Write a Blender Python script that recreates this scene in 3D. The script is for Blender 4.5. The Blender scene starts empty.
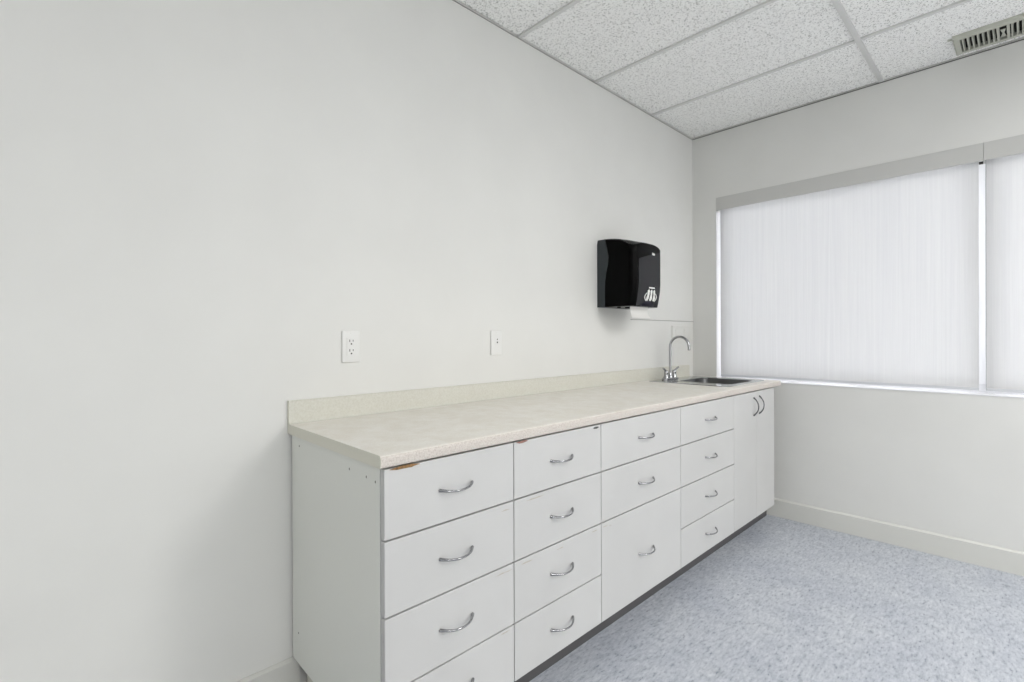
import bpy, bmesh, math, random
from mathutils import Vector, Matrix
random.seed(7)
PI = math.pi
sc = bpy.context.scene
COL = sc.collection

# ------------------------------------------------------------------ camera
# world: +X runs along the left wall to the window wall, the left wall is y = 0,
# the room lies at y < 0 (distance d from the left wall = -y), floor z = 0
F_PX, YAW, PITCH, ROLL = 492.46, math.radians(46.084), math.radians(-0.125), math.radians(-0.215)
CAM_D, CAM_Z, CX, CY = 1.6957, 1.1811, 513.56, 337.21
fw = Vector((math.cos(YAW) * math.cos(PITCH), math.sin(YAW) * math.cos(PITCH), math.sin(PITCH)))
r0 = Vector((math.sin(YAW), -math.cos(YAW), 0))
u0 = Vector((-math.cos(YAW) * math.sin(PITCH), -math.sin(YAW) * math.sin(PITCH), math.cos(PITCH)))
rt = r0 * math.cos(ROLL) + u0 * math.sin(ROLL)
up = u0 * math.cos(ROLL) - r0 * math.sin(ROLL)
cam = bpy.data.cameras.new('camera')
camo = bpy.data.objects.new('camera', cam)
COL.objects.link(camo)
cam.sensor_fit = 'HORIZONTAL'
cam.sensor_width = 36.0
cam.lens = F_PX / 1024 * 36.0
cam.shift_x = (512 - CX) / 1024
cam.shift_y = (CY - 341) / 1024
cam.clip_start = 0.02
m = Matrix((rt, up, -fw)).transposed().to_4x4()
m.translation = Vector((0, -CAM_D, CAM_Z))
camo.matrix_world = m
sc.camera = camo

# ------------------------------------------------------------------ sky, lights, exposure
wd = bpy.data.worlds.new('overcast_sky')
sc.world = wd
wd.use_nodes = True
bg = wd.node_tree.nodes['Background']
bg.inputs['Color'].default_value = (0.975, 0.95, 0.965, 1)
bg.inputs['Strength'].default_value = 8.4

LAMP_COLOR = (1.0, 0.985, 0.975)
LAMPS = [  # (x, d, watts) of 2x4 troffers; the first inferred from a shadow, the rest added for fill
    (1.977, 2.96, 22.5),
    (2.587, 4.18, 48.0),
    (0.757, 4.18, 20.0),
    (-0.461, 4.18, 44.0),
]
sc.view_settings.view_transform = 'Standard'
sc.view_settings.look = 'None'
sc.view_settings.gamma = 1.0
sc.view_settings.use_curve_mapping = False
sc.view_settings.exposure = 0.05
sc.cycles.use_denoising = True
sc.cycles.max_bounces = 10
sc.cycles.diffuse_bounces = 6
sc.cycles.transmission_bounces = 6
sc.cycles.transparent_max_bounces = 8
sc.cycles.sample_clamp_indirect = 8

# ------------------------------------------------------------------ materials
def lin(c):
    return tuple((v / 255 / 12.92) if v / 255 <= 0.04045 else ((v / 255 + 0.055) / 1.055) ** 2.4 for v in c)

def mat(name, rgb, rough=0.5, metal=0.0, spec=0.5, coat=0.0):
    m = bpy.data.materials.new(name)
    m.use_nodes = True
    b = m.node_tree.nodes['Principled BSDF']
    b.inputs['Base Color'].default_value = (*lin(rgb), 1)
    b.inputs['Roughness'].default_value = rough
    b.inputs['Metallic'].default_value = metal
    b.inputs['Specular IOR Level'].default_value = spec
    b.inputs['Coat Weight'].default_value = coat
    return m

def nodes(m):
    return m.node_tree.nodes, m.node_tree.links, m.node_tree.nodes['Principled BSDF']

def noise(nt, scale, detail=2, rough=0.5, vec=None, stretch=None):
    n = nt.nodes.new('ShaderNodeTexNoise')
    n.inputs['Scale'].default_value = scale
    n.inputs['Detail'].default_value = detail
    n.inputs['Roughness'].default_value = rough
    tc = nt.nodes.new('ShaderNodeTexCoord')
    if stretch:
        mp = nt.nodes.new('ShaderNodeMapping')
        mp.inputs['Scale'].default_value = stretch
        nt.links.new(tc.outputs['Object'], mp.inputs['Vector'])
        nt.links.new(mp.outputs['Vector'], n.inputs['Vector'])
    else:
        nt.links.new(tc.outputs['Object'], n.inputs['Vector'])
    return n

def ramp(nt, src, stops):
    r = nt.nodes.new('ShaderNodeValToRGB')
    e = r.color_ramp.elements
    while len(e) < len(stops):
        e.new(0.5)
    for k, (p, c) in enumerate(stops):
        e[k].position = p
        e[k].color = (*lin(c), 1)
    nt.links.new(src, r.inputs['Fac'])
    return r

def mixc(nt, a, b, fac=None, mode='MIX', f=0.5):
    x = nt.nodes.new('ShaderNodeMix')
    x.data_type = 'RGBA'
    x.blend_type = mode
    x.inputs['Factor'].default_value = f
    nt.links.new(a, x.inputs['A'])
    nt.links.new(b, x.inputs['B'])
    if fac is not None:
        nt.links.new(fac, x.inputs['Factor'])
    return x

def bump(m, src, strength, dist=0.002):
    n, l, b = nodes(m)
    bp = n.new('ShaderNodeBump')
    bp.inputs['Strength'].default_value = strength
    bp.inputs['Distance'].default_value = dist
    l.new(src, bp.inputs['Height'])
    l.new(bp.outputs['Normal'], b.inputs['Normal'])

M = {}
# painted walls: warm off-white with a faint roller texture
M['wall'] = mat('wall_paint', (219, 219, 216), 0.55, spec=0.3)
n, l, b = nodes(M['wall'])
nz = noise(M['wall'].node_tree, 3.0, 3)
rp = ramp(M['wall'].node_tree, nz.outputs['Fac'], [(0.35, (218, 218, 215)), (0.65, (221, 221, 218))])
l.new(rp.outputs['Color'], b.inputs['Base Color'])
nb = noise(M['wall'].node_tree, 260, 2)
bump(M['wall'], nb.outputs['Fac'], 0.06, 0.001)
M['baseboard'] = mat('baseboard_paint', (212, 212, 207), 0.45)
# floor: pale blue marbled linoleum
M['floor'] = mat('marbled_linoleum', (180, 187, 200), 0.42, spec=0.4)
nt = M['floor'].node_tree
n, l, b = nodes(M['floor'])
a1 = noise(nt, 26, 6, 0.7, stretch=(0.75, 1.35, 1))
a2 = noise(nt, 60, 4, 0.7, stretch=(0.6, 1.7, 1))
a3 = noise(nt, 4, 3, 0.5)
c1 = ramp(nt, a1.outputs['Fac'], [(0.30, (166, 170, 178)), (0.46, (192, 196, 202)), (0.60, (202, 205, 210)), (0.75, (212, 214, 218))])
c2 = ramp(nt, a2.outputs['Fac'], [(0.30, (138, 144, 155)), (0.42, (228, 230, 234)), (0.6, (255, 255, 255)), (0.8, (255, 255, 255))])
c3 = ramp(nt, a3.outputs['Fac'], [(0.35, (242, 243, 246)), (0.65, (255, 255, 255))])
x1 = mixc(nt, c1.outputs['Color'], c2.outputs['Color'], mode='MULTIPLY', f=0.9)
x2 = mixc(nt, x1.outputs['Result'], c3.outputs['Color'], mode='MULTIPLY', f=1.0)
l.new(x2.outputs['Result'], b.inputs['Base Color'])
# ceiling tile: white mineral fibre with pinholes and fissures
M['tile'] = mat('mineral_fibre_tile', (240, 239, 236), 0.9, spec=0.1)
nt = M['tile'].node_tree
n, l, b = nodes(M['tile'])
t1 = noise(nt, 150, 2, 0.6, stretch=(1.0, 1.0, 1))
t2 = noise(nt, 100, 4, 0.6, stretch=(1.0, 0.6, 1))
k1 = ramp(nt, t1.outputs['Fac'], [(0.33, (176, 176, 174)), (0.45, (250, 250, 248)), (1.0, (249, 249, 247))])
k2 = ramp(nt, t2.outputs['Fac'], [(0.33, (205, 205, 203)), (0.44, (255, 255, 255)), (1.0, (255, 255, 255))])
x = mixc(nt, k1.outputs['Color'], k2.outputs['Color'], mode='MULTIPLY', f=1.0)
l.new(x.outputs['Result'], b.inputs['Base Color'])
bump(M['tile'], t1.outputs['Fac'], 0.35, 0.002)
M['tee'] = mat('ceiling_grid_white', (212, 212, 210), 0.4)
M['gap_shade'] = mat('grey_shadow_gap', (150, 149, 145), 0.8)  # shade of the ceiling joint put into a grey strip colour
M['gap_shade_dark'] = mat('dark_shadow_gap', (96, 96, 92), 0.8)  # darker tone for the shaded joint over the window wall
M['strip'] = mat('grey_wall_strip', (158, 158, 155), 0.6)
M['dark'] = mat('dark_void', (18, 18, 18), 0.9)
# cabinets
M['melamine'] = mat('white_melamine', (224, 223, 222), 0.38, spec=0.45)
nz = noise(M['melamine'].node_tree, 2.2, 3)
n, l, b = nodes(M['melamine'])
rp = ramp(M['melamine'].node_tree, nz.outputs['Fac'], [(0.35, (191, 191, 190)), (0.65, (197, 197, 196))])
l.new(rp.outputs['Color'], b.inputs['Base Color'])
M['panel'] = mat('end_panel_melamine', (225, 226, 220), 0.45)
M['plinth'] = mat('plinth_board', (200, 198, 188), 0.6)
M['kick'] = mat('dark_rubber_toe_kick', (80, 79, 80), 0.5)
M['chip'] = mat('bare_particle_board', (140, 104, 62), 0.8)
nz = noise(M['chip'].node_tree, 150, 3)
n, l, b = nodes(M['chip'])
rp = ramp(M['chip'].node_tree, nz.outputs['Fac'], [(0.3, (92, 68, 44)), (0.6, (146, 112, 70))])
l.new(rp.outputs['Color'], b.inputs['Base Color'])
M['redchip'] = mat('reddish_worn_edge', (138, 104, 94), 0.8)
M['fleck'] = mat('tape_residue', (176, 170, 158), 0.7)
M['blacktag'] = mat('dark_grey_mark', (70, 70, 70), 0.6)
M['hole'] = mat('screw_hole_dark', (112, 110, 104), 0.8)
# worktop laminate: speckled beige
M['laminate'] = mat('speckled_beige_laminate', (212, 206, 192), 0.36, spec=0.45)
nt = M['laminate'].node_tree
n, l, b = nodes(M['laminate'])
q1 = noise(nt, 190, 3, 0.6)
q2 = noise(nt, 18, 4, 0.6)
g1 = ramp(nt, q1.outputs['Fac'], [(0.32, (226, 222, 213)), (0.5, (231, 228, 221)), (0.68, (236, 234, 228))])
g2 = ramp(nt, q2.outputs['Fac'], [(0.35, (246, 244, 240)), (0.65, (255, 255, 255))])
x = mixc(nt, g1.outputs['Color'], g2.outputs['Color'], mode='MULTIPLY', f=1.0)
l.new(x.outputs['Result'], b.inputs['Base Color'])
M['splash'] = mat('beige_backsplash_laminate', (206, 205, 191), 0.4)
nt = M['splash'].node_tree
n, l, b = nodes(M['splash'])
q4 = noise(nt, 150, 3, 0.6)
g4 = ramp(nt, q4.outputs['Fac'], [(0.34, (203, 201, 190)), (0.5, (208, 207, 197)), (0.68, (212, 211, 202))])
l.new(g4.outputs['Color'], b.inputs['Base Color'])
M['edge'] = mat('pinkish_edge_laminate', (206, 199, 191), 0.45)
nt = M['edge'].node_tree
n, l, b = nodes(M['edge'])
q3 = noise(nt, 210, 3, 0.6)
g3 = ramp(nt, q3.outputs['Fac'], [(0.34, (182, 173, 166)), (0.5, (200, 193, 186)), (0.68, (208, 203, 196))])
l.new(g3.outputs['Color'], b.inputs['Base Color'])
M['endcap'] = mat('worktop_end_cap', (214, 212, 199), 0.45)
M['chrome'] = mat('chrome', (172, 173, 175), 0.12, metal=1.0)
M['nickel'] = mat('bright_handle_metal', (152, 153, 155), 0.12, metal=1.0)
M['bowl'] = mat('shaded_bowl_steel', (98, 99, 99), 0.42, metal=1.0)  # steel darkened in its colour for the shade down in the bowl
M['reflect_dark'] = mat('handle_dark_reflection', (105, 105, 108), 0.16, metal=1.0)  # handle metal with dark reflections put into its colour
M['steel'] = mat('brushed_stainless', (186, 188, 188), 0.12, metal=1.0)
M['plate'] = mat('white_plate_plastic', (224, 224, 222), 0.35)
M['plate2'] = mat('off_white_plate', (214, 214, 210), 0.35)
M['slot'] = mat('slot_dark', (70, 68, 66), 0.7)
M['black'] = mat('black_plastic', (2, 2, 2), 0.25, spec=0.06)
M['reflect_grey'] = mat('painted_reflection', (60, 60, 63), 0.12, spec=0.5)  # window reflection on the dispenser front put into the base colour
M['slate'] = mat('slate_side_plastic', (38, 45, 49), 0.4)
M['navy'] = mat('dark_navy_recess', (22, 20, 42), 0.4)
M['white'] = mat('white_print', (235, 235, 232), 0.5)
M['paper'] = mat('white_paper_towel', (236, 235, 231), 0.9, spec=0.1)
M['alu'] = mat('satin_fascia', (196, 196, 193), 0.4)
M['hem'] = mat('hem_bar_grey', (200, 202, 206), 0.45)
M['divider_line'] = mat('plain_grey', (140, 144, 146), 0.6)
M['frame'] = mat('white_window_frame', (232, 232, 235), 0.4)
M['grille'] = mat('beige_register_paint', (186, 187, 176), 0.5)
M['grille_dark'] = mat('register_inside', (20, 20, 17), 0.9)
# roller shade cloth: translucent with fine vertical slubs
sm = bpy.data.materials.new('translucent_shade_cloth')
sm.use_nodes = True
nt = sm.node_tree
nt.nodes.remove(nt.nodes['Principled BSDF'])
out = nt.nodes['Material Output']
df = nt.nodes.new('ShaderNodeBsdfDiffuse')
tr = nt.nodes.new('ShaderNodeBsdfTranslucent')
ms = nt.nodes.new('ShaderNodeMixShader')
ms.inputs[0].default_value = 0.40
s1 = noise(nt, 1.0, 4, 0.65, stretch=(1, 150, 2.4))
s2 = noise(nt, 1.0, 2, 0.5, stretch=(1, 60, 1.0))
v1 = ramp(nt, s1.outputs['Fac'], [(0.3, (224, 224, 225)), (0.55, (232, 232, 233)), (0.75, (237, 237, 238))])
v2 = ramp(nt, s2.outputs['Fac'], [(0.3, (244, 244, 246)), (0.7, (255, 255, 255))])
x = mixc(nt, v1.outputs['Color'], v2.outputs['Color'], mode='MULTIPLY', f=1.0)
nt.links.new(x.outputs['Result'], tr.inputs['Color'])
df.inputs['Color'].default_value = (*lin((217, 217, 216)), 1)
nt.links.new(df.outputs[0], ms.inputs[1])
nt.links.new(tr.outputs[0], ms.inputs[2])
nt.links.new(ms.outputs[0], out.inputs['Surface'])
M['shade'] = sm
# window glass
gm = bpy.data.materials.new('window_glass')
gm.use_nodes = True
nt = gm.node_tree
nt.nodes.remove(nt.nodes['Principled BSDF'])
tp = nt.nodes.new('ShaderNodeBsdfTransparent')
tp.inputs['Color'].default_value = (0.93, 0.95, 0.95, 1)
gl = nt.nodes.new('ShaderNodeBsdfGlossy')
gl.inputs['Roughness'].default_value = 0.02
lw = nt.nodes.new('ShaderNodeFresnel')
lw.inputs['IOR'].default_value = 1.45
ms = nt.nodes.new('ShaderNodeMixShader')
nt.links.new(lw.outputs[0], ms.inputs[0])
nt.links.new(tp.outputs[0], ms.inputs[1])
nt.links.new(gl.outputs[0], ms.inputs[2])
nt.links.new(ms.outputs[0], nt.nodes['Material Output'].inputs['Surface'])
M['glass'] = gm
# lit lamp diffuser
em = mat('lit_lamp_diffuser', (240, 240, 235), 0.5)
n, l, b = nodes(em)
b.inputs['Emission Color'].default_value = (*LAMP_COLOR, 1)
b.inputs['Emission Strength'].default_value = 2.0
M['lampface'] = em

# ------------------------------------------------------------------ mesh helpers  (x, d, z) -> world
def P(x, d, z):
    return Vector((x, -d, z))

def add_box(bm, x0, x1, d0, d1, z0, z1, bev=0.0, seg=2):
    vs = [bm.verts.new(P(x, d, z)) for x in (x0, x1) for d in (d0, d1) for z in (z0, z1)]
    idx = [(0, 1, 3, 2), (4, 6, 7, 5), (0, 4, 5, 1), (2, 3, 7, 6), (0, 2, 6, 4), (1, 5, 7, 3)]
    fs = [bm.faces.new([vs[i] for i in f]) for f in idx]
    bmesh.ops.recalc_face_normals(bm, faces=fs)
    if bev > 0:
        es = list({e for f in fs for e in f.edges})
        bmesh.ops.bevel(bm, geom=es, offset=bev, segments=seg, profile=0.5, affect='EDGES')

def add_loft(bm, rings, cap0=True, cap1=True, closed=True):
    rows = [[bm.verts.new(v) for v in r] for r in rings]
    nn = len(rows[0])
    fs = []
    for a, b2 in zip(rows, rows[1:]):
        for i in range(nn if closed else nn - 1):
            j = (i + 1) % nn
            fs.append(bm.faces.new((a[i], a[j], b2[j], b2[i])))
    if cap0:
        fs.append(bm.faces.new(list(reversed(rows[0]))))
    if cap1:
        fs.append(bm.faces.new(rows[-1]))
    bmesh.ops.recalc_face_normals(bm, faces=fs)
    return rows

def add_prism(bm, pts, a0, a1, axis):
    """pts: 2-D outline; extruded along axis ('x': pts are (d,z); 'd': pts are (x,z); 'z': pts are (x,d))"""
    def mk(p, a):
        return P(a, p[0], p[1]) if axis == 'x' else P(p[0], a, p[1]) if axis == 'd' else P(p[0], p[1], a)
    add_loft(bm, [[mk(p, a0) for p in pts], [mk(p, a1) for p in pts]])

def add_tube(bm, path, radii, n=12, flat=1.0):
    """path of world points, circle section (scaled by flat along the second axis)"""
    rings = []
    prev = None
    for i, p in enumerate(path):
        t = (path[min(i + 1, len(path) - 1)] - path[max(i - 1, 0)]).normalized()
        ref = prev if prev is not None else (Vector((0, 0, 1)) if abs(t.z) < 0.9 else Vector((1, 0, 0)))
        s = t.cross(ref)
        if s.length < 1e-6:
            s = t.cross(Vector((0, 1, 0)))
        s.normalize()
        q = s.cross(t).normalized()
        prev = q
        r = radii[i] if isinstance(radii, (list, tuple)) else radii
        rings.append([p + s * (r * math.cos(2 * PI * k / n)) + q * (r * flat * math.sin(2 * PI * k / n)) for k in range(n)])
    add_loft(bm, rings)

def add_lathe(bm, c, prof, n=20, axis='z'):
    rings = []
    for r, h in prof:
        ring = []
        for k in range(n):
            a = 2 * PI * k / n
            if axis == 'z':
                ring.append(P(c[0] + r * math.cos(a), c[1] + r * math.sin(a), c[2] + h))
            else:
                ring.append(P(c[0] + r * math.cos(a), c[1] + h, c[2] + r * math.sin(a)))
        rings.append(ring)
    add_loft(bm, rings)

def obj(name, bm, m, parent=None, smooth=False, base=None):
    """link bm as one mesh object; with a parent, its vertices are moved into the parent's space"""
    bm.normal_update()
    me = bpy.data.meshes.new(name)
    off = Vector((0, 0, 0))
    if parent is not None:
        p = parent
        while p is not None:
            off += p.location
            p = p.parent
    elif base is not None:
        off = base
    bmesh.ops.translate(bm, verts=bm.verts, vec=-off)
    bm.to_mesh(me)
    bm.free()
    me.materials.append(m)
    if smooth:
        for f in me.polygons:
            f.use_smooth = True
        try:
            me.set_sharp_from_angle(angle=math.radians(40))
        except Exception:
            pass
    o = bpy.data.objects.new(name, me)
    COL.objects.link(o)
    if parent is not None:
        o.parent = parent
    elif base is not None:
        o.location = base
    return o

def thing(name, label, cat, loc, group=None):
    o = bpy.data.objects.new(name, None)
    o.empty_display_size = 0.05
    COL.objects.link(o)
    o.location = loc
    tag(o, label, cat, group)
    return o

def tag(o, label, cat, group=None):
    o['label'] = label
    o['category'] = cat
    if group:
        o['group'] = group
    return o

def struct(name, bm, m, parent=None, smooth=False):
    o = obj(name, bm, m, parent, smooth)
    if parent is None:
        o['kind'] = 'structure'
    return o

B = bmesh.new

# ------------------------------------------------------------------ room shell
XF = 3.463          # window wall
H = 2.6184          # ceiling grid face
XB, DR = -1.95, 5.10    # back wall, right wall
WT = 0.20
RH = 2.74
OD0, OD1, OZ0, OZ1 = 0.176, 2.925, 0.8689, 2.1565     # window opening

bm = B(); add_box(bm, XB - WT, XF + WT, -WT, DR + WT, -0.12, 0.0)
struct('floor', bm, M['floor'])
bm = B(); add_box(bm, XB - WT, XF + WT, -WT, 0.0, 0.0, RH)
struct('wall_left', bm, M['wall'])
bm = B(); add_box(bm, XB - WT, XF + WT, DR, DR + WT, 0.0, RH)
struct('wall_right', bm, M['wall'])
bm = B(); add_box(bm, XB - WT, XB, 0.0, DR, 0.0, RH)
struct('wall_back', bm, M['wall'])
bm = B()
add_box(bm, XF, XF + WT, 0.0, OD0, 0, RH)
add_box(bm, XF, XF + WT, OD1, DR, 0, RH)
add_box(bm, XF, XF + WT, OD0, OD1, 0, OZ0)
add_box(bm, XF, XF + WT, OD0, OD1, OZ1, RH)
struct('wall_front', bm, M['wall'])

# ceiling: tile field over a metal grid, plenum slab above
bm = B()
add_box(bm, XB, XF, 0.0, DR, RH - 0.02, RH)
slab = struct('ceiling', bm, M['dark'])
slab['label'] = 'suspended ceiling of white fissured tiles in a metal grid'
bm = B(); add_box(bm, XB + 0.004, XF - 0.006, 0.004, DR - 0.004, H + 0.010, H + 0.02)
obj('tile_field', bm, M['tile'], slab)
bm = B()
TX = [2.8914 - 0.6096 * k for k in range(8)]
TD = [1.1309, 1.1309 + 1.2192, 1.1309 + 2.4384]
tw = 0.012
for d in TD:
    add_box(bm, XB + 0.005, XF - 0.007, d - tw, d + tw, H, H + 0.0099)
for x in TX:
    ds = [0.005] + TD + [DR - 0.005]
    for a, b2 in zip(ds, ds[1:]):
        add_box(bm, x - 0.0095, x + 0.0095, a + (tw if a > 0.1 else 0), b2 - (tw if b2 < DR - 0.1 else 0), H + 0.0005, H + 0.0099)
obj('ceiling_grid', bm, M['tee'], slab)

# baseboards: flat board with a small bevelled top
def board(name, pts, a0, a1, axis):
    bm = B(); add_prism(bm, pts, a0, a1, axis)
    return struct(name, bm, M['baseboard'])
BH, BT = 0.115, 0.012
pr = [(0, 0), (BT, 0), (BT, BH - 0.008), (0.004, BH), (0, BH)]
board('baseboard_left', pr, XB + BT, 0.622, 'x')
board('baseboard_right', [(DR - p[0], p[1]) for p in pr], XB + BT, XF - BT, 'x')
board('baseboard_front', [(XF - p[0], p[1]) for p in pr], 0.0, DR, 'd')
board('baseboard_back', [(XB + p[0], p[1]) for p in pr], 0.0, DR, 'd')

bm = B(); add_box(bm, XB, XF - 0.003, 0.0, 0.003, H - 0.0010, H + 0.002)  # strip standing in for the shadow gap along the ceiling
s = struct('shadow_strip_left', bm, M['gap_shade'])
s['label'] = 'thin grey strip painted as the shadow line where the left wall meets the ceiling'
bm = B(); add_box(bm, XF - 0.003, XF, 0.0, DR, H - 0.0022, H + 0.002)  # dark strip added where the ceiling joint lies in shadow
s = struct('shadow_strip_window', bm, M['gap_shade_dark'])
s['label'] = 'thin dark strip painted as the shadow line where the window wall meets the ceiling'

# thin horizontal strip on the left wall by the corner
bm = B()
add_box(bm, 2.64, XF - 0.001, 0.0, 0.006, 1.2805, 1.2845, 0.001)
s = struct('trim_1', bm, M['strip'])
s['label'] = 'thin horizontal strip on the left wall between the towel dispenser and the corner'

# ------------------------------------------------------------------ window
def ring_frame(bm, x0, x1, d0, d1, z0, z1, w):
    add_box(bm, x0, x1, d0, d0 + w, z0, z1)
    add_box(bm, x0, x1, d1 - w, d1, z0, z1)
    add_box(bm, x0, x1, d0 + w, d1 - w, z0, z0 + w)
    add_box(bm, x0, x1, d0 + w, d1 - w, z1 - w, z1)
DM = 1.5506
bm = B()
ring_frame(bm, XF + 0.125, XF + 0.175, OD0, OD1, OZ0, OZ1, 0.045)
win = struct('window_1', bm, M['frame'])
win['label'] = 'wide white framed window behind two roller shades'
bm = B(); add_box(bm, XF + 0.12, XF + 0.18, DM - 0.035, DM + 0.035, OZ0 + 0.045, OZ1 - 0.045, 0.003)
obj('mullion', bm, M['frame'], win)
for a, b2 in ((OD0 + 0.045, DM - 0.035), (DM + 0.035, OD1 - 0.045)):
    bm = B(); add_box(bm, XF + 0.147, XF + 0.153, a, b2, OZ0 + 0.045, OZ1 - 0.045)
    obj('glass_pane', bm, M['glass'], win)
# white painted reveal boards: sill and two jambs
bm = B(); add_box(bm, XF - 0.004, XF + 0.1245, OD0 + 0.0001, OD1, OZ0, OZ0 + 0.006, 0.0015)
obj('window_sill', bm, M['frame'], win)

bm = B(); add_box(bm, XF + 0.0001, XF + 0.1245, OD0, OD0 + 0.0004, OZ0 + 0.006, 2.06)
obj('jamb_liner', bm, M['frame'], win)

# ------------------------------------------------------------------ roller shades
def roller_shade(d0, d1, g0, g1, label):
    z1 = OZ1
    t = thing('roller_shade', label, 'window shade', P(XF + 0.03, (d0 + d1) / 2, z1), 'roller shades on the window')
    bm = B()   # L-shaped fascia with closed ends
    zb = 2.0656
    add_box(bm, XF - 0.004, XF + 0.002, d0, d1, zb, z1 - 0.0005, 0.0012)
    add_box(bm, XF + 0.002, XF + 0.09, d0, d1, z1 - 0.005, z1 - 0.0005)
    obj('fascia', bm, M['alu'], t)
    for d in (d0, d1 - 0.004):
        bm = B(); add_box(bm, XF + 0.002, XF + 0.09, d, d + 0.004, zb + 0.004, z1 - 0.005)
        obj('end_bracket', bm, M['alu'], t)
    bm = B()
    add_tube(bm, [P(XF + 0.062, d0 + 0.005, zb + 0.047), P(XF + 0.062, d1 - 0.005, zb + 0.047)], 0.022, 20)
    obj('roller_tube', bm, M['alu'], t, True)
    bm = B()
    xs = XF + 0.045
    add_box(bm, xs, xs + 0.0008, g0, g1, 0.898, zb + 0.045)
    obj('shade_cloth', bm, M['shade'], t)
    bm = B(); add_box(bm, xs - 0.004, xs + 0.006, g0, g1, 0.8902, 0.9045, 0.003)
    obj('hem_bar', bm, M['hem'], t)
    return t
ls = roller_shade(OD0 + 0.0005, DM - 0.0006, OD0 + 0.0115, DM - 0.0205, 'left roller shade, full width in view, with its grey fascia meeting the wall corner')
rs = roller_shade(DM + 0.0006, OD1 - 0.0005, DM + 0.0050, OD1 - 0.01, 'right roller shade cut off by the right edge of the photo')

bm = B(); add_box(bm, XF + 0.030, XF + 0.044, DM - 0.019, DM - 0.003, 2.058, 2.0695, 0.001)  # small dark block at the left shade's inner top end
o = obj('dark_block', bm, M['slot'], ls)
o['label'] = 'small dark block'
bm = B(); add_tube(bm, [P(XF + 0.040, DM + 0.0065, 2.075), P(XF + 0.040, DM + 0.0065, 0.893)], 0.0010, 6)  # thin grey tube down the inner edge of the right shade
o = obj('upright_line', bm, M['divider_line'], rs)
o['label'] = 'thin grey upright line'

# ------------------------------------------------------------------ base cabinets
ZB, ZT = 0.1224, 0.8609            # cabinet underside, underside of worktop
DF, DC = 0.6133, 0.594             # face of the fronts, face of the carcass
GA, GB, GC = 0.6797, 0.4905, 0.3018    # drawer gap heights
XC = [0.6017, 1.0412, 1.4873, 2.0909, 2.681, 3.290]
GAP = 0.0016

def bow_handle(parent, c, vertical=False, span=0.112, mname='nickel'):
    bm = B()
    pts, rad = [], []
    nseg = 18
    for i in range(nseg + 1):
        t = -1 + 2 * i / nseg
        a = t * span / 2
        out_ = DF + 0.0005 + 0.027 * (1 - abs(t) ** 2.3)
        sag = -0.004 * (1 - t * t)
        pts.append(P(c[0], out_, c[1] + a) if vertical else P(c[0] + a, out_, c[1] + sag))
        rad.append(0.0029 + 0.0018 * abs(t) ** 3)
    add_tube(bm, pts, rad, 10)
    return obj('handle', bm, M[mname], parent, True)

def patch(parent, name, x0, x1, z0, z1, m, label, n=7, jag=0.35):
    """thin irregular mark lying on a drawer face"""
    bm = B()
    top, bot = [], []
    for i in range(n + 1):
        f = i / n
        e = min(1.0, 3.2 * min(f, 1 - f) + 0.15)
        zt = z0 + (z1 - z0) * f if abs(z1 - z0) > 0.004 else (z0 + z1) / 2
        hh = 0.0022 if m is M['fleck'] else 0.0045
        top.append((x0 + (x1 - x0) * f, zt + hh * e * (1 - jag * random.random())))
        bot.append((x0 + (x1 - x0) * f, zt - hh * e * (1 - jag * random.random())))
    add_prism(bm, top + bot[::-1], DF - 0.0005, DF + 0.0004, 'd')
    o = obj(name, bm, m, parent)
    o['label'] = label
    return o

def cabinet(i, label):
    x0, x1 = XC[i], XC[i + 1]
    t = thing('base_cabinet', label, 'cabinet', P((x0 + x1) / 2, 0.3, 0), 'row of white base cabinets along the left wall')
    bx0, bx1 = x0 + 0.0003, x1 - 0.0003
    th = 0.016
    bm = B()
    add_box(bm, bx0, bx0 + th, 0.014, DC, ZB, ZT)
    add_box(bm, bx1 - th, bx1, 0.014, DC, ZB, ZT)
    add_box(bm, bx0 + th, bx1 - th, 0.014, 0.024, ZB, ZT)
    add_box(bm, bx0 + th, bx1 - th, 0.024, DC, ZB, ZB + th)
    obj('body', bm, M['melamine'], t)
    bm = B()
    px0 = bx0 + (0.03 if i == 0 else 0)
    px1 = 3.43 if i == 4 else bx1
    add_box(bm, px0, px1, 0.05, 0.513, 0.0, ZB)
    obj('plinth', bm, M['plinth'], t)
    bm = B()
    add_box(bm, px0, px1, 0.513, 0.519, 0.0, ZB - 0.010)
    obj('toe_kick', bm, M['kick'], t)
    return t

def front(parent, name, x0, x1, z0, z1, gap=GAP):
    bm = B()
    add_box(bm, x0 + gap, x1 - gap, DC + 0.0005, DF, z0 + 0.0023, z1 - 0.0023, 0.0016)
    return obj(name, bm, M['melamine'], parent)

labels = [
    'white four-drawer base cabinet at the near end, brown wood chip on its top drawer',
    'white four-drawer base cabinet second from the near end, reddish worn top corner',
    'white wide base cabinet with two shallow drawers over one deep drawer',
    'white four-drawer base cabinet directly left of the two-door sink cabinet',
    'white two-door sink cabinet beside the window wall with two upright handles',
]
cabs = [cabinet(i, labels[i]) for i in range(5)]
drawers = {}
for i, zs in ((0, [ZT - 0.003, GA, GB, GC, ZB]), (1, [ZT - 0.003, GA, GB, GC, ZB]), (2, [ZT - 0.003, GA, GB, ZB]), (3, [ZT - 0.003, GA, GB, GC, ZB])):
    for k, (a, b2) in enumerate(zip(zs, zs[1:])):
        dr = front(cabs[i], 'drawer', XC[i], XC[i + 1], b2, a)
        drawers[(i, k)] = dr
        hz = (a + b2) / 2 if not (i == 2 and k == 2) else 0.298
        bow_handle(dr, ((XC[i] + XC[i + 1]) / 2 + (0 if i < 2 else 0.006), hz + 0.002))
dg = 2.997
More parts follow.
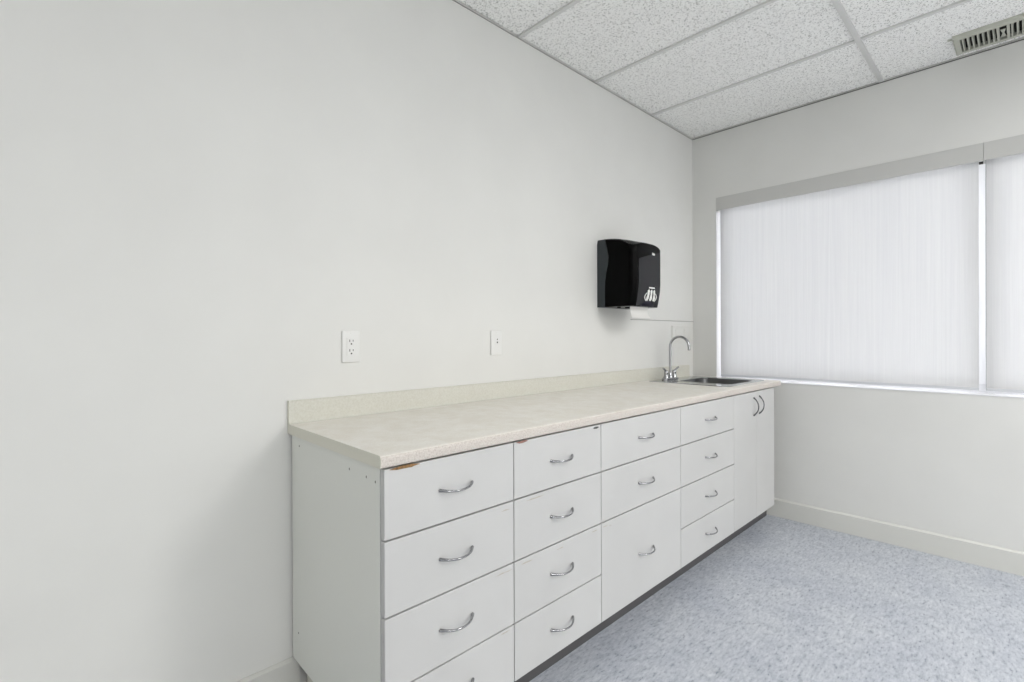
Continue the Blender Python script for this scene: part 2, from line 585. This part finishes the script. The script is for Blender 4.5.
d1 = front(cabs[4], 'door', XC[4], dg, ZB, ZT - 0.003, 0.0007)
d2 = front(cabs[4], 'door', dg, XC[5], ZB, ZT - 0.003, 0.0007)
bow_handle(d1, (2.955, 0.771), True, 0.104, 'reflect_dark')
bow_handle(d2, (3.040, 0.774), True, 0.104, 'reflect_dark')
# end panel of the near cabinet with its screw holes
bm = B(); add_box(bm, XC[0] - 0.0007, XC[0], 0.012, DC, ZB, ZT)
ep = obj('end_panel', bm, M['panel'], cabs[0])
ep['label'] = 'pale grey end panel dotted with small screw holes'
for d, z in ((0.4308, 0.8244), (0.5267, 0.8224), (0.5736, 0.8194), (0.0758, 0.830), (0.0622, 0.222)):
    bm = B()
    rings = [[P(x, d + 0.0026 * math.cos(k * PI / 5), z + 0.0036 * math.sin(k * PI / 5)) for k in range(10)] for x in (XC[0] - 0.001, XC[0] - 0.0006)]
    add_loft(bm, rings)
    obj('screw_hole', bm, M['hole'], ep)
# chips, worn corners and tape residue on the drawer fronts
patch(drawers[(0, 0)], 'bare_wood_chip', 0.618, 0.705, 0.8545, 0.8525, M['chip'], 'brown bare wood chip')
patch(drawers[(1, 0)], 'worn_corner', 1.052, 1.102, 0.8535, 0.8535, M['redchip'], 'reddish worn corner')
patch(drawers[(1, 0)], 'dark_mark', 1.440, 1.474, 0.847, 0.847, M['blacktag'], 'small dark mark')
for (i, k, x0, x1, z) in ((0, 1, 0.990, 1.024, 0.6585), (0, 2, 0.962, 1.034, 0.4725), (0, 3, 0.985, 1.024, 0.292),
                          (1, 1, 1.094, 1.175, 0.6655), (1, 2, 1.238, 1.272, 0.469), (1, 2, 1.072, 1.122, 0.4735), (1, 2, 1.430, 1.462, 0.474),
                          (2, 2, 1.497, 1.528, 0.4735), (2, 2, 1.538, 1.552, 0.468)):
    patch(drawers[(i, k)], 'tape_residue', x0, x1, z, z, M['fleck'], 'grey smear of tape residue', jag=0.9)

# ------------------------------------------------------------------ worktop
WX0, WX1, WD = 0.5913, 3.3962, 0.619
WZ = 0.8925
SX0, SX1, SD0, SD1 = 2.885, 3.285, 0.155, 0.515     # sink cut-out
wt = thing('worktop', 'long beige speckled laminate worktop with backsplash along the left wall', 'countertop', P((WX0 + WX1) / 2, WD / 2, WZ - 0.0316))
def nose():
    pts = []
    r = 0.011
    for k in range(7):
        a = PI / 2 * k / 6
        pts.append((WD - r + r * math.sin(a), WZ - r + r * math.cos(a)))
    rb = 0.005
    for k in range(4):
        a = PI / 2 * k / 3
        pts.append((WD - rb + rb * math.cos(a), WZ - 0.0316 + rb - rb * math.sin(a)))
    return pts
bm = B()
nz_ = nose()
r_ = 0.011
full = [(0.0, WZ - 0.0316), (0.0, WZ)] + nz_[:4] + [(nz_[3][0], WZ - 0.0316)]
fr = [(SD1, WZ - 0.0316), (SD1, WZ)] + nz_[:4] + [(nz_[3][0], WZ - 0.0316)]
add_prism(bm, full, WX0 + 0.001, SX0, 'x')
add_prism(bm, full, SX1, WX1, 'x')
add_prism(bm, fr, SX0, SX1, 'x')
add_box(bm, SX0, SX1, 0.0, SD0, WZ - 0.0316, WZ)
obj('top_slab', bm, M['laminate'], wt, True)
bm = B()
add_prism(bm, [(nz_[3][0], WZ - 0.0316)] + nz_[3:], WX0 + 0.001, WX1, 'x')
fe = obj('front_edge', bm, M['edge'], wt, True)
fe['label'] = 'slightly pinkish speckled front edge'
bm = B()
BS = 0.0776
add_prism(bm, [(0.0, WZ + 0.0), (0.0, WZ + BS), (0.008, WZ + BS), (0.0115, WZ + BS - 0.004), (0.0115, WZ + 0.006), (0.0135, WZ + 0.002), (0.018, WZ + 0.0002), (0.018, WZ)], WX0 + 0.001, 3.388, 'x')
obj('backsplash', bm, M['splash'], wt)
bm = B()
cap = [(0.0, WZ - 0.0316), (0.0, WZ + BS), (0.0115, WZ + BS), (0.0115, WZ)] + nose()
add_prism(bm, cap, WX0, WX0 + 0.001, 'x')
ec = obj('end_cap', bm, M['endcap'], wt)
ec['label'] = 'plain beige end strip'

# ------------------------------------------------------------------ sink
def rrect(x0, x1, d0, d1, r, z, n=6):
    pts = []
    for cx, cd, a0 in ((x1 - r, d1 - r, 0), (x0 + r, d1 - r, PI / 2), (x0 + r, d0 + r, PI), (x1 - r, d0 + r, 3 * PI / 2)):
        for k in range(n + 1):
            a = a0 + PI / 2 * k / n
            pts.append(P(cx + r * math.cos(a), cd + r * math.sin(a), z))
    return pts
sk = thing('kitchen_sink', 'stainless steel drop-in sink set in the worktop near the window', 'sink', P(3.06, 0.3, WZ))
bm = B()
rings = [rrect(2.76, 3.34, 0.040, 0.550, 0.035, WZ + 0.0002),
         rrect(2.762, 3.338, 0.042, 0.548, 0.034, WZ + 0.0028),
         rrect(2.770, 3.330, 0.050, 0.540, 0.030, WZ + 0.0036),
         rrect(2.890, 3.280, 0.162, 0.510, 0.05, WZ + 0.0030),
         rrect(2.896, 3.274, 0.168, 0.504, 0.05, WZ + 0.0005),
         rrect(2.900, 3.270, 0.172, 0.500, 0.05, WZ - 0.008),
         rrect(2.910, 3.260, 0.182, 0.490, 0.06, WZ - 0.145),
         rrect(2.935, 3.235, 0.207, 0.465, 0.05, WZ - 0.165)]
add_loft(bm, rings[:5], False, False)
obj('rim', bm, M['steel'], sk, True)
bm = B()
add_loft(bm, rings[4:], False, True)
obj('bowl', bm, M['bowl'], sk, True)
bm = B()
add_lathe(bm, (3.085, 0.336, WZ - 0.1645), [(0.042, 0), (0.042, 0.003), (0.036, 0.004), (0.030, 0.0015)], 24)
obj('drain', bm, M['bowl'], sk, True)

# ------------------------------------------------------------------ faucet
FX, FD = 2.945, 0.100
FZ = WZ + 0.0038
fc = thing('faucet', 'chrome gooseneck faucet with two lever handles at the back of the sink', 'faucet', P(FX, FD, FZ))
bm = B()
def oval(sx, sd, z, n=28):
    return [P(FX + sx * math.copysign(abs(math.cos(2 * PI * k / n)) ** 0.6, math.cos(2 * PI * k / n)), FD + sd * math.copysign(abs(math.sin(2 * PI * k / n)) ** 0.75, math.sin(2 * PI * k / n)), z) for k in range(n)]
add_loft(bm, [oval(0.086, 0.027, FZ), oval(0.086, 0.027, FZ + 0.009), oval(0.081, 0.023, FZ + 0.013)])
obj('deck_plate', bm, M['chrome'], fc, True)
bm = B()
pts = [P(FX, FD, FZ + 0.030), P(FX, FD, FZ + 0.10), P(FX, FD, FZ + 0.19), P(FX, FD, FZ + 0.213)]
rc = 0.064
for k in range(1, 13):
    a = PI * (1 - k / 12 * 0.97)
    pts.append(P(FX, FD + rc + rc * math.cos(a), FZ + 0.213 + rc * math.sin(a)))
e = pts[-1]
pts.append(e + Vector((0, -0.001, -0.012)))
add_tube(bm, pts, 0.0082, 14)
obj('spout', bm, M['chrome'], fc, True)
bm = B()
add_lathe(bm, (FX, FD, FZ + 0.0128), [(0.017, 0), (0.017, 0.006), (0.0125, 0.012), (0.0105, 0.030), (0.0085, 0.034)], 20)
obj('spout_base', bm, M['chrome'], fc, True)
bm = B()
add_lathe(bm, (e.x, -e.y + 0.001, e.z - 0.028), [(0.0075, 0), (0.0085, 0.002), (0.0085, 0.016), (0.0070, 0.018)], 16)
obj('aerator', bm, M['chrome'], fc, True)
for sgn in (-1, 1):
    hx = FX + sgn * 0.052
    bm = B()
    add_lathe(bm, (hx, FD, FZ + 0.0128), [(0.0185, 0), (0.0185, 0.005), (0.0150, 0.010), (0.0125, 0.026), (0.0140, 0.033), (0.0140, 0.042), (0.0090, 0.048)], 20)
    kb = obj('handle_base', bm, M['chrome'], fc, True)
    bm = B()
    lv = [P(hx, FD, FZ + 0.052), P(hx + sgn * 0.014, FD + 0.002, FZ + 0.061), P(hx + sgn * 0.030, FD + 0.004, FZ + 0.070), P(hx + sgn * 0.046, FD + 0.006, FZ + 0.078)]
    add_tube(bm, lv, [0.0085, 0.0075, 0.0078, 0.0062], 12, 0.7)
    obj('lever', bm, M['chrome'], kb, True)

# ------------------------------------------------------------------ towel dispenser
X0, X1, Z0, Z1, DD = 2.296, 2.600, 1.343, 1.729, 0.25
td = thing('towel_dispenser', 'glossy black paper towel dispenser on the left wall above the sink', 'towel dispenser', P((X0 + X1) / 2, 0, Z0))
def seam(z):
    return 0.055 + 0.026 * math.exp(-((z - 1.60) / 0.075) ** 2)
def depth(z):
    f = (z - Z0) / (Z1 - Z0)
    return DD - 0.020 * (1 - min(1, f / 0.35)) ** 1.5
def outline(z, inset, drop=0.0, n=8):
    """plan outline of the cover from the left seam round the bowed front to the right seam"""
    x0, x1, r = X0 + inset, X1 - inset, 0.045
    D = depth(z) - inset - drop
    pts = []
    s = seam(z)
    for k in range(5):
        pts.append((x0, s + (D - 0.004 - r - s) * k / 5))
    for k in range(n + 1):
        a = PI - PI / 2 * k / n
        pts.append((x0 + r + r * math.cos(a), D - 0.004 - r + r * math.sin(a)))
    for k in range(1, 12):
        f = k / 12
        pts.append((x0 + r + (x1 - x0 - 2 * r) * f, D - 0.004 + 0.004 * math.sin(PI * f)))
    for k in range(n + 1):
        a = PI / 2 - PI / 2 * k / n
        pts.append((x1 - r + r * math.cos(a), D - 0.004 - r + r * math.sin(a)))
    for k in range(4, -1, -1):
        pts.append((x1, s + (D - 0.004 - r - s) * k / 5))
    return pts
def ztop(x, d):
    fx = (x - (X0 + X1) / 2) / ((X1 - X0) / 2)
    fd = max(0, d) / DD
    return Z1 - 0.004 * fd - 0.030 * fd ** 2.2 - 0.040 * abs(fx) ** 4 * fd ** 4
bm = B()
rows = []
zl = [0, 0.06, 0.14, 0.25, 0.36, 0.47, 0.58, 0.69, 0.80, 0.90]
for f in zl:
    z = Z0 + (Z1 - Z0) * f
    o2 = outline(z, 0.0)
    row = []
    for x, d in o2:
        zz = Z0 + (ztop(x, d) - 0.014 - Z0) * f / 0.90
        row.append(P(x, d, zz))
    rows.append(row)
oT = outline(Z1, 0.0)
for k in range(1, 5):          # rounded shoulder
    a = PI / 2 * k / 4
    ins = 0.014 * (1 - math.cos(a))
    oi = outline(Z1, ins)
    rows.append([P(x, d, ztop(xo, do) - 0.014 + 0.014 * math.sin(a)) for (x, d), (xo, do) in zip(oi, oT)])
last = outline(Z1, 0.014)
for k in (0.35, 0.7, 1.0):     # roof sloping back up to the seam
    row = []
    for x, d in last:
        s = seam(Z1)
        d2 = d + (s - d) * k
        row.append(P(x, d2, ztop(x, d2) + 0.0))
    rows.append(row)
vr = [[bm.verts.new(p) for p in r] for r in rows]
for a, b2 in zip(vr, vr[1:]):
    for i in range(len(a) - 1):
        bm.faces.new((a[i], a[i + 1], b2[i + 1], b2[i]))
bm.faces.new(vr[0])
bmesh.ops.remove_doubles(bm, verts=bm.verts, dist=0.0002)
bmesh.ops.recalc_face_normals(bm, faces=bm.faces)
cover = obj('cover', bm, M['black'], td, True)
bm = B()
rings = []
for k in range(17):
    z = Z0 + (Z1 - 0.003 - Z0) * k / 16
    ins = 0.0015 + (0.006 if k == 16 else 0)
    rings.append([P(X0 + ins, 0.0, z), P(X0 + ins, seam(z) - 0.001, z), P(X1 - ins, seam(z) - 0.001, z), P(X1 - ins, 0.0, z)])
add_loft(bm, rings)
hs = obj('housing', bm, M['slate'], td)
hs['label'] = 'dark slate back housing'
def fy(x, z):       # front surface of the cover
    r = 0.045
    f = min(1, max(0, (x - X0 - r) / (X1 - X0 - 2 * r)))
    f0 = (z - Z0) / (Z1 - Z0)
    return depth(z) - 0.004 + 0.004 * math.sin(PI * f)
def grid_patch(bm, x0, x1, lo, hi, lift, nx=16, nz=10):
    g = [[bm.verts.new(P(x, fy(x, z) + lift, z)) for z in [lo(x) + (hi(x) - lo(x)) * j / nz for j in range(nz + 1)]] for x in [x0 + (x1 - x0) * i / nx for i in range(nx + 1)]]
    for a, b2 in zip(g, g[1:]):
        for j in range(nz):
            bm.faces.new((a[j], a[j + 1], b2[j + 1], b2[j]))
    res = bmesh.ops.solidify(bm, geom=bm.faces[:], thickness=0.0015)
    bmesh.ops.recalc_face_normals(bm, faces=bm.faces)
def face_patch(bm, pts, lift=0.0004, thick=0.0012):
    add_loft(bm, [[P(x, fy(x, z) - thick, z) for x, z in pts], [P(x, fy(x, z) + lift, z) for x, z in pts]])
XM = (X0 + X1) / 2
bm = B()    # grey patch painted as the window's reflection, with a curved top edge
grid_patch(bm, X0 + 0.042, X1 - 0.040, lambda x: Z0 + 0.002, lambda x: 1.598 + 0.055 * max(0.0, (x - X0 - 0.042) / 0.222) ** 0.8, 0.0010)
sp = obj('reflection_patch', bm, M['reflect_grey'], td, True)
sp['label'] = 'grey patch painted as the window reflection on the lower front'
bm = B()    # dark outlet under the front edge
grid_patch(bm, XM - 0.075, XM + 0.075, lambda x: Z0 + 0.0005, lambda x: Z0 + 0.0015 + 0.029 * (1 - min(1.0, abs(x - XM) / 0.076) ** 2.2), 0.0016)
obj('paper_outlet', bm, M['navy'], td, True)
bm = B()    # printed instruction mark: three white hands under a bar inside a curved bracket
zc = Z0 + 0.030
XP = XM + 0.020
face_patch(bm, [(XP - 0.030, zc + 0.071), (XP + 0.030, zc + 0.071), (XP + 0.030, zc + 0.078), (XP - 0.030, zc + 0.078)], 0.0030, 0.0008)
for k in (-1, 0, 1):
    c = XP + k * 0.036
    w0, w1 = 0.013, 0.010
    lean = -k * 0.007
    face_patch(bm, [(c - w0, zc + 0.004), (c + w0 * 0.3, zc + 0.002), (c + w0, zc + 0.016), (c + w1 * 0.9 + lean, zc + 0.036), (c + w1 + lean, zc + 0.056),
                    (c + lean + 0.002, zc + 0.065), (c - w1 + lean, zc + 0.058), (c - w1 * 0.5 + lean * 0.5, zc + 0.036)], 0.0030, 0.0008)
for k in (-1, 1):
    arc = [(XP + k * (0.047 + 0.018 * math.sin(PI * j / 8)), zc + 0.046 - 0.046 * j / 8) for j in range(9)]
    arc2 = [(x - k * 0.005, z) for x, z in arc]
    face_patch(bm, arc + arc2[::-1], 0.0030, 0.0008)
mk = obj('printed_mark', bm, M['white'], td)
mk['label'] = 'white printed mark of three hands'
bm = B()  # pale patch painted as a highlight on the black cover
face_patch(bm, [(XM + 0.020, 1.632), (XM + 0.045, 1.630), (XM + 0.050, 1.640), (XM + 0.024, 1.645)], 0.0030)
lk = obj('highlight_spot', bm, M['white'], td)
lk['label'] = 'small painted highlight'
# feed knobs under the housing
bm = B()
add_lathe(bm, (X0 + 0.07, 0.10, Z0 - 0.006), [(0.009, 0), (0.010, 0.002), (0.010, 0.0065)], 14)
obj('underside_knob', bm, M['black'], td)
bm = B()
add_box(bm, X0 + 0.115, X0 + 0.155, 0.11, 0.15, Z0 - 0.006, Z0 + 0.0005, 0.002)
obj('underside_latch', bm, M['black'], td)

# paper towel hanging out of the dispenser
bm = B()
rings = []
for k in range(11):
    f = k / 10
    z = Z0 + 0.004 - 0.066 * f
    d = 0.185 - 0.012 * math.sin(PI * f) + 0.012 * f
    rings.append([P(2.350 + 0.010 * math.sin(PI * f) ** 2, d, z), P(2.42, d - 0.002, z), P(2.535, d, z), P(2.535, d + 0.0012, z), P(2.42, d - 0.0008, z), P(2.350 + 0.010 * math.sin(PI * f) ** 2, d + 0.0012, z)])
add_loft(bm, rings)
pt = obj('paper_towel', bm, M['paper'], None, True, base=P(2.44, 0.185, Z0 - 0.06))
tag(pt, 'white paper towel end hanging from the black dispenser', 'paper towel')

# ------------------------------------------------------------------ wall plates
def wall_plate(name, label, cat, x0, x1, z0, z1, mm='plate'):
    t = thing(name, label, cat, P((x0 + x1) / 2, 0, (z0 + z1) / 2))
    bm = B(); add_box(bm, x0, x1, 0.0, 0.0065, z0, z1, 0.0028, 3)
    obj('cover_plate', bm, M[mm], t, True)
    return t
t = wall_plate('wall_outlet', 'white duplex power outlet on the left wall above the near end of the worktop', 'outlet', 0.778, 0.846, 1.0885, 1.203)
xm = 0.812
bm = B(); add_box(bm, xm - 0.0170, xm + 0.0170, 0.004, 0.0080, 1.1125, 1.1790, 0.0008)
rc_ = obj('receptacle', bm, M['plate'], t)
for zc in (1.1625, 1.1280):
    bm = B()
    add_box(bm, xm - 0.0078, xm - 0.0050, 0.0070, 0.0083, zc - 0.0005, zc + 0.0085)
    add_box(bm, xm + 0.0050, xm + 0.0078, 0.0070, 0.0083, zc + 0.0008, zc + 0.0078)
    add_lathe(bm, (xm, 0.0070, zc - 0.0075), [(0.0030, 0), (0.0030, 0.0013)], 12, 'd')
    obj('socket_slots', bm, M['slot'], rc_)
for zc in (1.1945, 1.0970):
    bm = B(); add_lathe(bm, (xm, 0.0055, zc), [(0.0028, 0), (0.0028, 0.0014), (0.0018, 0.0018)], 12, 'd')
    obj('screw', bm, M['plate'], t)
t = wall_plate('phone_jack', 'small white jack plate with two dark holes, right of the power outlet', 'wall plate', 1.485, 1.553, 1.094, 1.207)
xm = 1.522
bm = B(); add_box(bm, xm - 0.011, xm + 0.011, 0.004, 0.0075, 1.142, 1.176, 0.0008)
jk = obj('jack_insert', bm, M['plate'], t)
for zc, r in ((1.1665, 0.0032), (1.1525, 0.0042)):
    bm = B(); add_lathe(bm, (xm, 0.0066, zc), [(r, 0), (r, 0.0012)], 12, 'd')
    obj('jack_hole', bm, M['slot'], jk)
for zc in (1.1985, 1.1025):
    bm = B(); add_lathe(bm, (1.519, 0.0055, zc), [(0.0026, 0), (0.0026, 0.0014), (0.0016, 0.0018)], 12, 'd')
    obj('screw', bm, M['plate'], t)
t = wall_plate('switch_plate', 'faint white double wall plate in the corner behind the faucet spout', 'wall plate', 3.150, 3.425, 1.135, 1.250, 'plate2')
for xa in (3.195, 3.315):
    bm = B(); add_box(bm, xa, xa + 0.065, 0.005, 0.0085, 1.158, 1.228, 0.0010)
    obj('rocker', bm, M['plate2'], t)

# ------------------------------------------------------------------ ceiling air register
AX0, AX1, AD0, AD1 = 3.200, 3.398, 1.452, 1.800
AZ = H + 0.0098
av = thing('air_register', 'beige metal air register with curved louvres in the ceiling above the window', 'air vent', P((AX0 + AX1) / 2, (AD0 + AD1) / 2, AZ))
bm = B()
def fr_ring(a, z):
    return [P(AX0 + a, AD0 + a, z), P(AX1 - a, AD0 + a, z), P(AX1 - a, AD1 - a, z), P(AX0 + a, AD1 - a, z)]
add_loft(bm, [fr_ring(0, AZ), fr_ring(0.001, AZ - 0.016), fr_ring(0.006, AZ - 0.019), fr_ring(0.024, AZ - 0.019), fr_ring(0.026, AZ - 0.016), fr_ring(0.026, AZ)], False, False)
obj('register_frame', bm, M['grille'], av)
bm = B(); add_box(bm, AX0 + 0.0265, AX1 - 0.0265, AD0 + 0.0265, AD1 - 0.0265, AZ - 0.0012, AZ - 0.0004)
obj('backing', bm, M['grille_dark'], av)
def louvre(d):
    bm = B()
    pts = []
    for k in range(6):
        a = k / 5
        pts.append((d - 0.0046 + 0.0075 * a, AZ - 0.0185 + 0.013 * a ** 1.8))
    pts2 = [(p[0] + 0.0012, p[1]) for p in pts]
    add_prism(bm, pts + pts2[::-1], AX0 + 0.026, AX1 - 0.026, 'x')
    obj('louvre', bm, M['grille'], av, True)
for k in range(7):
    louvre(AD0 + 0.036 + 0.0178 * k)
    louvre(AD1 - 0.036 - 0.0178 * k)
bm = B()
dm = (AD0 + AD1) / 2
add_box(bm, AX0 + 0.026, AX1 - 0.026, dm - 0.022, dm - 0.012, AZ - 0.0188, AZ - 0.0160)
add_box(bm, AX0 + 0.026, AX1 - 0.026, dm + 0.012, dm + 0.022, AZ - 0.0188, AZ - 0.0160)
obj('centre_bar', bm, M['grille'], av)
bm = B()
add_prism(bm, [(AX0 + 0.06, dm - 0.009), (AX0 + 0.10, dm - 0.003), (AX0 + 0.14, dm - 0.009), (AX0 + 0.14, dm + 0.009), (AX0 + 0.10, dm + 0.003), (AX0 + 0.06, dm + 0.009)], AZ - 0.018, AZ - 0.015, 'z')
obj('damper_lever', bm, M['grille'], av)
bm = B()
add_lathe(bm, (AX0 + 0.030, AD0 - 0.012, AZ - 0.004), [(0.007, 0), (0.009, 0.002), (0.009, 0.004)], 12)
add_box(bm, AX0 + 0.026, AX0 + 0.034, AD0 - 0.010, AD0 + 0.001, AZ - 0.004, AZ - 0.001)
obj('fixing_clip', bm, M['grille'], av)

# ------------------------------------------------------------------ ceiling troffers (an inferred lamp, plus unseen fill lamps added)
for k, (x, d, w) in enumerate(LAMPS):
    t = thing('ceiling_light', ['white recessed fluorescent ceiling light closest to the cabinets', 'added unseen ceiling fill light closest to the window, by the right wall', 'added unseen ceiling fill light in the middle of the row by the right wall', 'added unseen ceiling fill light closest to the back wall'][k], 'ceiling light', P(x, d, H), 'ceiling lights')
    hx_, hd_ = 0.285, 0.595
    bm = B()
    ring_frame2 = [(x - hx_, x + hx_, d - hd_, d - hd_ + 0.03), (x - hx_, x + hx_, d + hd_ - 0.03, d + hd_), (x - hx_, x - hx_ + 0.03, d - hd_ + 0.03, d + hd_ - 0.03), (x + hx_ - 0.03, x + hx_, d - hd_ + 0.03, d + hd_ - 0.03)]
    for a in ring_frame2:
        add_box(bm, *a, H - 0.008, H + 0.0098)
    obj('lamp_frame', bm, M['tee'], t)
    bm = B(); add_box(bm, x - hx_ + 0.031, x + hx_ - 0.031, d - hd_ + 0.031, d + hd_ - 0.031, H - 0.003, H + 0.0098)
    obj('diffuser', bm, M['lampface'], t)
    L = bpy.data.lights.new('lamp_tubes', 'AREA')
    L.shape = 'RECTANGLE'
    L.size, L.size_y = 0.5, 1.12
    L.energy = w
    L.color = LAMP_COLOR
    lo = bpy.data.objects.new('lamp_tubes', L)
    COL.objects.link(lo)
    lo.parent = t
    lo.location = (0, 0, -0.010)
